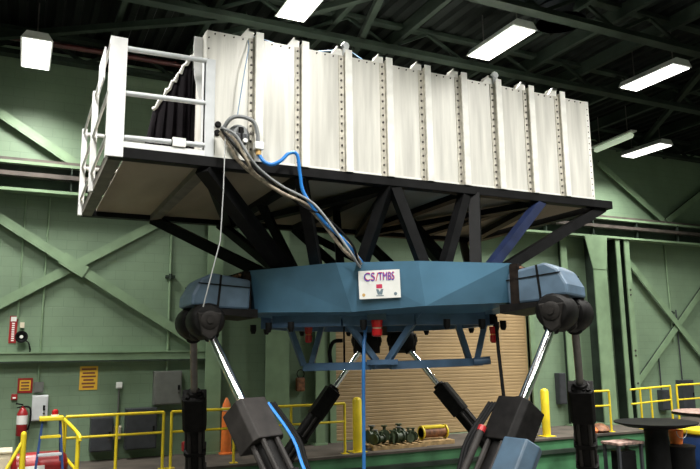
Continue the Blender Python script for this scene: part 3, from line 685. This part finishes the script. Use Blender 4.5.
# (pod, sign) -> base point, label, look
legs = {
 (0, 1): (BP(270, 3.5, -.22, .10), 'front left actuator leg with bright chrome rod and charcoal housing', 'front'),
 (1, -1): (BP(270, 3.5, .38, .10), 'front right actuator leg with bright chrome rod and blue motor', 'front'),
 (0, -1): (BP(150, 3.5, .55), 'upright rear actuator leg below the left joint pod', 'dark'),
 (2, 1): (BP(150, 3.45, -.55), 'actuator leg leaning down to the left from the back of the platform', 'back'),
 (1, 1): (BP(30, 3.8, -.50), 'upright rear actuator leg below the right joint pod', 'dark'),
 (2, -1): (BP(30, 3.7, .45), 'actuator leg leaning down to the right from the back of the platform', 'back'),
}
for (J, k, sgn, rad, tan_) in joints:
    base, lab, look = legs[(k, sgn)]
    g = thing('actuator_leg', (base.x, base.y, 0), lab, 'actuator', 'six actuator legs of the motion base')
    d = (base-J).normalized(); ln = (base-J).length
    sx = d.cross(V((0, 0, 1))).normalized(); sy = d.cross(sx)
    if sy.y > 0: sy = -sy          # sy points toward the viewer's side
    def A(t, x=0, y=0): return J + d*t + sx*x + sy*y
    # universal joint: fork block, cross disc, rod clevis
    uj = part(MB().lathe(J+V((0, 0, .02)), tan_, [(-.25, .13), (-.23, .20), (-.18, .235), (.18, .235), (.23, .20), (.25, .13)], 20), 'universal_joint', 'joint', g, True)
    for s in (-1, 1):
        c = J + V((0, 0, .02)) + tan_*s*.25
        part(MB().lathe(c, tan_*s, [(0, .125), (.03, .125), (.045, .095), (.045, .05), (.06, .05)], 18), 'bearing_cap', 'joint_plate', uj, True)
    part(MB().prism([J+rad*x+V((0, 0, z))-tan_*.27 for x, z in ((-.17, .12), (.17, .12), (.10, -.18), (0, -.25), (-.10, -.18))], tan_*.54), 'fork_plate', 'joint_plate', uj, bevel=.015)
    part(MB().tube(J+V((0, 0, .02)), J+V((0, 0, .24)), .16, 14), 'mount', 'joint', uj, True)
    part(MB().tube(A(.05), A(.27), .105, 14), 'rod_clevis', 'joint', g, True)
    hl = {'front': 1.42, 'dark': 1.30, 'back': 1.18}[look]
    part(MB().tube(A(.25), A(hl+.1), .062 if look == 'front' else .055, 18), 'rod', 'dark_reflect_rod' if look == 'dark' else 'chrome', g, True)
    hw = .245 if look == 'front' else .185; hlen = .58 if look == 'front' else .62
    # housing: six-sided block with chamfered flank
    sec = [(-hw, -hw*.75), (hw, -hw*.75), (hw, hw*.55), (hw*.78, hw*.85), (-hw*.78, hw*.85), (-hw, hw*.55)]
    hs = part(MB().prism([A(hl, x, y) for x, y in sec], d*hlen), 'housing', 'housing' if look == 'front' and k == 0 else 'joint', g, bevel=.012)  # all but the front left housing are coloured blacker to stand for shadow
    part(MB().lathe(A(hl-.07), d, [(0, .10), (.05, .11), (.07, .14)], 18), 'rod_gland', 'joint', hs, True)
    for x in (-.14, .06, .16):
        part(MB().lathe(A(hl-.03, x*hw/.27, .13*hw/.27), d, [(0, .03), (.03, .035)], 10), 'cap_nut', 'cream' if look == 'front' else 'joint', hs, True)
    e = hl+hlen
    part(MB().tube(A(e), A(ln-.15), .15 if look == 'front' else .135, 20), 'cylinder', 'joint', g, True)
    for x, y in ((-hw*.72, .02), (hw*.72, .02), (0, -hw*.6), (hw*.45, hw*.62), (-hw*.45, hw*.62)):
        part(MB().tube(A(e, x, y), A(ln-.35, x, y), .028 if look != 'front' else .036, 8), 'tie_rod', 'housing', g, True)
    for tt in (.45, .9, 1.6):
        part(MB().prism([A(e+tt, x*.95, y*.95) for x, y in sec], d*.07), 'clamp_band', 'joint', g)
    part(MB().lathe(A(ln-.15), d, [(0, .15), (.08, .19), (.2, .19), (.28, .12)], 16), 'lower_joint', 'joint', g, True)
    bx0 = (base.x-.3, base.y-.3, 0)
    part(MB().box(bx0, (base.x+.3, base.y+.3, .1)).box((base.x-.22, base.y-.22, .1), (base.x+.22, base.y+.22, .32)), 'base_block', 'joint', g)
    if look == 'front':
        hz = MT['grey_cable']
        for i in range(3):
            part(MB().sweep(bez([A(hl+.1, (.2+.05*i)*(-1 if k == 0 else 1), .2), A(e+.1, (.27+.05*i)*(-1 if k == 0 else 1), .24), A(e+.6, (.24+.04*i)*(-1 if k == 0 else 1), .2), A(ln-.4, .2*(-1 if k == 0 else 1), .2)], 5), .02, 6), 'hose', ('blue_hose', 'black', 'black')[i] if k == 0 else 'black', g, True)
    if look == 'front' and k == 1:
        mt = part(MB().prism([A(e-.0, x*.85-.42, y+.14) for x, y in ((.22, -.12), (-.20, -.12), (-.26, .0), (-.18, .16), (.22, .16))], d*.62), 'motor', 'motor_blue', g, bevel=.02)
        part(MB().tube(A(e-.05, .16, .28), A(e+1.4, .16, .28), .045, 12), 'accumulator_tube', 'housing', g, True)
        part(MB().tube(A(e-.10, .16, .28), A(e-.03, .16, .28), .05, 12), 'red_fitting', 'red', g, True)

# pipe hanging from the right of the platform, blue feed hose in the middle
solo(MB().sweep([L(1.72, -1.15, 3.88), L(1.73, -1.2, 3.4), L(1.76, -1.3, 2.75), L(1.9, -1.5, 1.6)], .026, 8), 'hanging_pipe', 'black', L(1.72, -1.15, 3.88), 'thin black pipe hanging below the right side of the platform', 'pipe', smooth=True)
solo(MB().sweep(bez([L(-.10, -1.30, 3.95), L(-.15, -1.45, 3.6), L(-.165, -1.55, 3.2), L(-.18, -1.5, 2.4), L(-.20, -1.5, .05)], 6), .026, 8), 'feed_hose', 'feed_blue', L(-.2, -1.5, 0), 'blue hose hanging straight down under the name sign', 'hose', smooth=True)

# ================================================================ CAB SUPPORT FRAME
FX0, FX1, FY0, FY1, FT, FB = .83, 8.84, 8.24, 12.2, 5.84, 5.71
tf = thing('support_truss', (4.84, 10.2, 4.6), 'black steel support frame and struts under the aluminium cab', 'truss')
part(MB().box((FX0, FY0, FB), (FX1, FY0+.16, FT)), 'front_beam', 'black', tf, bevel=.006)
part(MB().box((FX0, FY1-.16, FB), (FX1, FY1, FT)), 'back_beam', 'black', tf, bevel=.006)
part(MB().box((FX0, FY0+.16, FB), (FX0+.16, FY1-.16, FT)), 'end_beam', 'brown_steel', tf)
part(MB().box((FX1-.16, FY0+.16, FB), (FX1, FY1-.16, FT)), 'end_beam', 'black', tf)
xs = [2.02, 3.35, 4.65, 6.0, 7.35]
for i, x in enumerate(xs):
    part(MB().box((x-.08, FY0+.16, FB-.005), (x+.08, FY1-.16, FT-.02)), 'cross_beam', 'brown_steel' if i == 0 else 'black', tf)
xe = [FX0+.16] + xs + [FX1-.16]
for i in range(len(xe)-1):
    part(MB().box((xe[i]+.06, FY0+.16, FT-.045), (xe[i+1]-.06, FY1-.16, FT-.02)), 'floor_panel', 'ply', tf)
zf, zp = FB+.02, T-.03
F = lambda x: V((x, FY0+.09, zf)); K = lambda x: V((x, FY1-.09, zf))
P = lambda a, b: L(a, b, zp)
st_ = [(F(1.98), P(-1.30, -1.25), .20, 'black'), (F(3.28), P(-.82, -1.45), .15, 'black'), (F(4.62), P(-.20, -1.45), .15, 'black'), (F(4.70), P(.72, -1.45), .15, 'black'),
       (F(5.92), P(1.0, -1.35), .14, 'black'), (F(6.1), P(1.46, -1.25), .16, 'black'), (F(7.38), P(1.66, -1.1), .14, 'navy'),
       (K(2.02), P(-1.65, -.9), .16, 'black'), (K(3.2), P(-1.4, -.6), .14, 'black'), (K(4.65), P(-.4, 1.2), .14, 'black'), (K(4.75), P(.5, 1.2), .14, 'black'),
       (K(6.0), P(.55, 1.0), .14, 'black'), (K(7.35), P(1.3, .2), .14, 'black'), (V((8.70, 8.36, zf)), P(1.85, -.75), .15, 'black'), (K(8.5), P(1.5, -.2), .14, 'black'),
       (V((3.35, 10.2, zf)), P(-1.2, -.9), .12, 'black'), (V((6.0, 10.2, zf)), P(1.2, -.8), .12, 'black'), (V((4.65, 10.2, zf)), P(-.5, -1.2), .12, 'black')]
for p, q, wdt, m in st_: part(MB().bar(p, q, wdt, wdt), 'strut', m, tf)
# horizontal diagonal bracing under the floor
for p, q in ((F(2.02), K(3.35)), (F(4.65), K(3.35)), (F(4.65), K(6.0)), (F(7.35), K(6.0)), (F(7.35), K(8.6)), ):
    part(MB().bar(p+V((0, 0, -.03)), q+V((0, 0, -.03)), .15, .10), 'floor_brace', 'black', tf)

# ================================================================ ALUMINIUM CAB
BX0, BX1, BY0, BY1, BZ0, BZ1 = 1.96, 8.49, 8.28, 12.15, FT, 7.54
cab = thing('simulator_cab', (5.2, 10.2, FT), 'long bright aluminium cab with bolted vertical ribs on top of the frame', 'cab')
sh = MB()
sh.box((BX0, BY1-.04, BZ0), (BX1, BY1, BZ1)).box((BX1-.04, BY0+.03, BZ0), (BX1, BY1-.04, BZ1)).box((BX0, BY0+.03, BZ1-.03), (BX1, BY1, BZ1))
sh.box((BX0, BY0+.03, BZ0), (BX1, BY1, BZ0+.02))
part(sh, 'shell', 'alu', cab)
ew = MB().box((BX0, BY0+.03, BZ0), (BX0+.04, BY0+.55, BZ1-.03)).box((BX0, BY1-.6, BZ0), (BX0+.04, BY1, BZ1-.03)).box((BX0, BY0+.55, BZ1-.06), (BX0+.04, BY1-.6, BZ1-.03))
part(ew, 'end_wall', 'alu', cab)
NP = 10; pw = (BX1-BX0)/NP
for i in range(NP):
    x0 = BX0+i*pw
    part(MB().box((x0+.004, BY0, BZ0), (x0+pw-.004, BY0+.03, BZ1)), 'panel', 'alu', cab)
def bolts(pts, nrm=(0, -1, 0), r=.012, h=.014):
    m = MB(); nrm = V(nrm)
    for p in pts: m.lathe(V(p), nrm, [(0, r), (h, r*.8)], 6)
    return m
for i in range(1, NP):
    x = BX0+i*pw
    rb_ = part(MB().box((x-.09, BY0-.012, BZ0), (x+.01, BY0, BZ1-.01)).box((x-.015, BY0-.06, BZ0), (x-.003, BY0, BZ1+.03)), 'rib_flange', 'alu_flange', cab)
    part(MB().box((x-.003, BY0-.06, BZ0), (x+.10, BY0-.045, BZ1+.075)).box((x+.085, BY0-.045, BZ0), (x+.10, BY0, BZ1+.075)), 'rib_channel', 'alu2', cab)
    part(bolts([(x-.052, BY0-.012, BZ0+.06+k*.105) for k in range(16)], r=.017), 'bolt_row', 'bolt', rb_)['kind'] = 'stuff'
    # roof rib with gusset at its front end
    part(MB().prism([(x-.21, BY0+.01, BZ1-.01), (x-.02, BY0+.01, BZ1-.01), (x-.02, BY0+.01, BZ1+.10), (x+.0, BY0+.01, BZ1+.10), (x+.0, BY0+.01, BZ1+.14), (x-.10, BY0+.01, BZ1+.14)], (0, .03, 0))
         .box((x-.09, BY0+.01, BZ1+.10), (x-.0, BY0+.20, BZ1+.14)).box((x-.09, BY0+.04, BZ1), (x-.06, BY1, BZ1+.12)), 'roof_rib', 'alu2', cab)
for i in range(NP):
    x0 = BX0+i*pw
    part(bolts([(x0+.11+k*.125, BY0, BZ1-.035) for k in range(4)]), 'edge_bolts', 'bolt', cab)['kind'] = 'stuff'
part(bolts([(BX0+.03, BY0, BZ0+.1+k*.15) for k in range(11)] + [(BX1-.04, BY0, BZ0+.06+k*.1) for k in range(16)]), 'edge_bolts', 'bolt', cab)['kind'] = 'stuff'
part(MB().box((BX1-.075, BY0-.008, BZ0), (BX1, BY0, BZ1)), 'corner_strip', 'alu2', cab)
part(MB().box((BX0, BY0-.01, BZ0-.0), (BX1, BY0-.002, BZ0+.035)), 'sill_strip', 'alu2', cab)
# lifting eyes on the 3rd and 7th rib
for i in (3, 7):
    x = BX0+i*pw+.02
    e = part(MB().box((x-.04, BY0-.03, BZ1), (x+.04, BY0+.06, BZ1+.10)), 'lifting_lug', 'grey_post', cab)
    part(MB().lathe((x, BY0-.035, BZ1+.15), (0, 1, 0), [(0, .05), (.03, .06), (.09, .05)], 14), 'eye', 'grey_post', e, True)
part(MB().box((BX0-.02, BY0-.02, BZ0-.06), (BX0+.12, BY0, BZ1-.40)).box((BX0-.02, BY0-.02, BZ0-.06), (BX0-.005, BY0+.12, BZ1-.40)), 'corner_post', 'grey_post', cab)
part(MB().prism([(BX0-.10, BY0+.2, BZ1-.55), (BX0-.02, BY0+.2, BZ1-.95), (BX0, BY0+.2, BZ1-.95), (BX0, BY0+.2, BZ1-.02), (BX0-.11, BY0+.2, BZ1-.02), (BX0-.12, BY0+.2, BZ1-.15)], (0, .02, 0)), 'bracket_plate', 'white_post', cab)
# connectors on the first panel
cp = thing('connector_cluster', (2.30, BY0, 6.05), 'cluster of grey connectors and valves on the first cab panel', 'connector')
part(MB().lathe((2.40, BY0, 6.17), (0, -1, 0), [(0, .14), (.03, .14), (.04, .10), (.10, .09)], 18), 'mount_ring', 'grey_cable', cp, True)
part(MB().box((2.33, BY0-.15, 6.02), (2.47, BY0-.10, 6.16)), 'valve_body', 'grey_dark', cp, bevel=.01)
part(MB().tube((2.40, BY0-.12, 5.94), (2.40, BY0-.12, 6.24), .035, 10), 'spindle', 'black', cp, True)
part(MB().lathe((2.44, BY0-.15, 6.06), (0, -1, 0), [(0, .03), (.04, .03)], 10), 'knob', 'white', cp, True)
part(MB().sweep(bez([(2.18, BY0-.03, 6.20), (2.26, BY0-.12, 6.34), (2.40, BY0-.14, 6.38), (2.56, BY0-.14, 6.33), (2.62, BY0-.12, 6.18), (2.63, BY0-.10, 6.02)], 6), .026, 8), 'grey_loop', 'grey_cable', cp, True)
part(MB().box((2.58, BY0-.15, 5.98), (2.70, BY0-.06, 6.08)), 'plug_block', 'white', cp, bevel=.008)
part(MB().tube((2.64, BY0-.10, 5.98), (2.64, BY0-.10, 5.91), .035, 10), 'brass_nut', 'sign_tan', cp, True)
for x, z in ((2.13, 6.28), (2.12, 6.17)):
    part(MB().lathe((x, BY0, z), (0, -1, 0), [(0, .042), (.02, .042), (.03, .03)], 12), 'port_plug', 'black', cp, True)

# porch on the left end: kick plate, posts, rails
pr = thing('porch_railing', (FX0, FY0, FT), 'white and grey tube railing around the open porch at the left end of the cab', 'railing')
part(MB().box((.79, FY0-.03, FT-.13), (.985, FY0, 7.20)).box((.79, FY0, FT-.13), (.805, FY0+.12, 7.20)), 'post', 'white_post', pr)
for z in (7.09, 6.52, 5.965): part(MB().tube((.90, FY0+.03, z), (BX0, FY0+.03, z+.02), .033, 12), 'front_rail', 'grey_post', pr, True)
part(MB().box((.98, FY0+.0, FT), (BX0, FY0+.02, FT+.07)), 'kick_plate', 'white_post', pr)
for x in (1.55, 1.68): part(MB().tube((x, FY0+.03, 5.975), (x+.03, FY0+.03, 5.975), .045, 12), 'clamp', 'black', pr, True)
part(MB().box((1.56, FY0-.02, 5.92), (1.72, FY0+.01, 6.03)), 'clamp_sleeve', 'white', pr)
for y in (10.2, 12.06): part(MB().box((.77, y-.05, FT-.13), (.85, y+.05, 7.20)), 'post', 'white_post', pr)
for z in (7.12, 6.52, 5.97): part(MB().tube((.80, FY0, z), (.80, 12.06, z), .02, 10), 'side_rail', 'white_post', pr, True)
for y0, y1 in ((8.45, 9.1),): part(MB().box((.745, y0, 6.75), (.765, y1, 7.15)), 'side_plate', 'white_post', pr)
for z in (7.12, 6.52): part(MB().tube((.80, 12.06, z), (BX0, 12.06, z), .033, 10), 'back_rail', 'white_post', pr, True)
# black curtain in the doorway
ct = MB(); nu, nv = 22, 8; vsx = []
for i in range(nu+1):
    t = i/nu; x = BX0-.02-.40*t; zt_ = 7.46-.66*t
    if i == 0: zt_ = 7.48
    for j in range(nv+1):
        s_ = j/nv; z = zt_ + (5.95-zt_)*s_
        vsx.append((x - .16*s_*t, 9.0+.6*t+.06*math.sin(t*26)*(.3+.7*s_), z))
ct.add(vsx, [(i*(nv+1)+j, i*(nv+1)+j+1, (i+1)*(nv+1)+j+1, (i+1)*(nv+1)+j) for i in range(nu) for j in range(nv)])
cu = thing('doorway_curtain', (1.7, 9.3, FT), 'black curtain with a ragged white edge hanging in the porch', 'curtain')
c = part(ct, 'cloth', 'cloth', cu, True); sm = c.modifiers.new('thick', 'SOLIDIFY'); sm.thickness = .015
eg = [(BX0-.03-.40*t, 8.97+.58*t, 7.47-.66*t+.03*math.sin(t*40)) for t in [i/14 for i in range(15)]]
part(MB().sweep(eg, [.036*(.4+.6*abs(math.sin(i*1.9))) for i in range(15)], 7), 'white_edge', 'white', cu)
part(MB().box((BX0+.02, BY0+.5, FT+.02), (BX0+.05, BY1-.5, BZ1-.2)), 'doorway_sheet', 'cloth', cu)  # flat black sheet across the door opening, for the black interior

# ---------------------------------------------------------------- cables
rng = random.Random(3)
main = [(2.14, 8.20, 6.18), (2.26, 8.12, 6.02), (2.40, 8.10, 5.86), (2.62, 8.12, 5.66), (2.92, 8.15, 5.44), (3.30, 8.17, 5.31), (3.52, 8.15, 5.10), (3.85, 8.12, 4.76), (4.05, 8.25, 4.60), (4.3, 8.6, 4.55)]
labs = ['outer tan cable of the sagging bundle from cab to platform', 'pale tan cable in the middle of the sagging bundle', 'dark cable on the underside of the sagging bundle', 'grey cable running along the sagging bundle']
for i in range(4):
    pts = [V(p) + V((rng.uniform(-.05, .05), rng.uniform(-.04, .04), rng.uniform(-.055, .055)))*(0 if n_ in (0,) else 1) + V((0, -.02*i, .018*(i-1.5))) for n_, p in enumerate(main)]
    solo(MB().sweep(bez(pts, 6), (.025, .02, .016, .017)[i], 7), 'cable', ('tan_cable', 'pale_cable', 'black', 'grey_cable')[i], main[-1], labs[i], 'cable', 'cables of the sagging bundle', smooth=True)
solo(MB().sweep(bez([(2.64, 8.18, 5.93), (2.70, 8.15, 5.83), (2.80, 8.12, 5.79), (2.92, 8.1, 5.85), (3.03, 8.1, 5.96), (3.14, 8.1, 5.95), (3.19, 8.12, 5.69), (3.25, 8.13, 5.45), (3.50, 8.12, 5.12), (3.80, 8.1, 4.86), (4.05, 8.2, 4.66), (4.3, 8.5, 4.58)], 6), .024, 8), 'air_hose', 'blue_hose', (2.64, 8.2, 5.9), 'bright blue air hose looping from the cab down to the platform', 'hose', smooth=True)
solo(MB().sweep(bez([(2.36, 8.2, 6.40), (2.42, 8.16, 6.9), (2.50, 8.20, 7.35), (2.6, 8.4, 7.63), (3.3, 8.5, 7.60), (3.75, 8.45, 7.66), (4.0, 8.42, 7.72), (4.3, 8.5, 7.66), (4.6, 8.6, 7.58)], 6), .007, 6), 'thin_blue_line', 'pale_blue', (2.36, 8.2, 6.4), 'thin blue line climbing the cab and crossing its roof edge', 'cable', smooth=True)
solo(MB().sweep([(2.20, 8.16, 6.2), (2.17, 8.1, 5.4), (2.13, 8.05, 4.75), (1.98, 8.02, 4.15), (1.94, 8.05, 3.95)], .008, 6), 'hanging_wire', 'wire', (1.94, 8.05, 3.95), 'thin grey wire hanging from the cab to the left joint pod', 'wire', smooth=True)
for o in list(scene.objects):
    if '_o' in o: del o['_o']
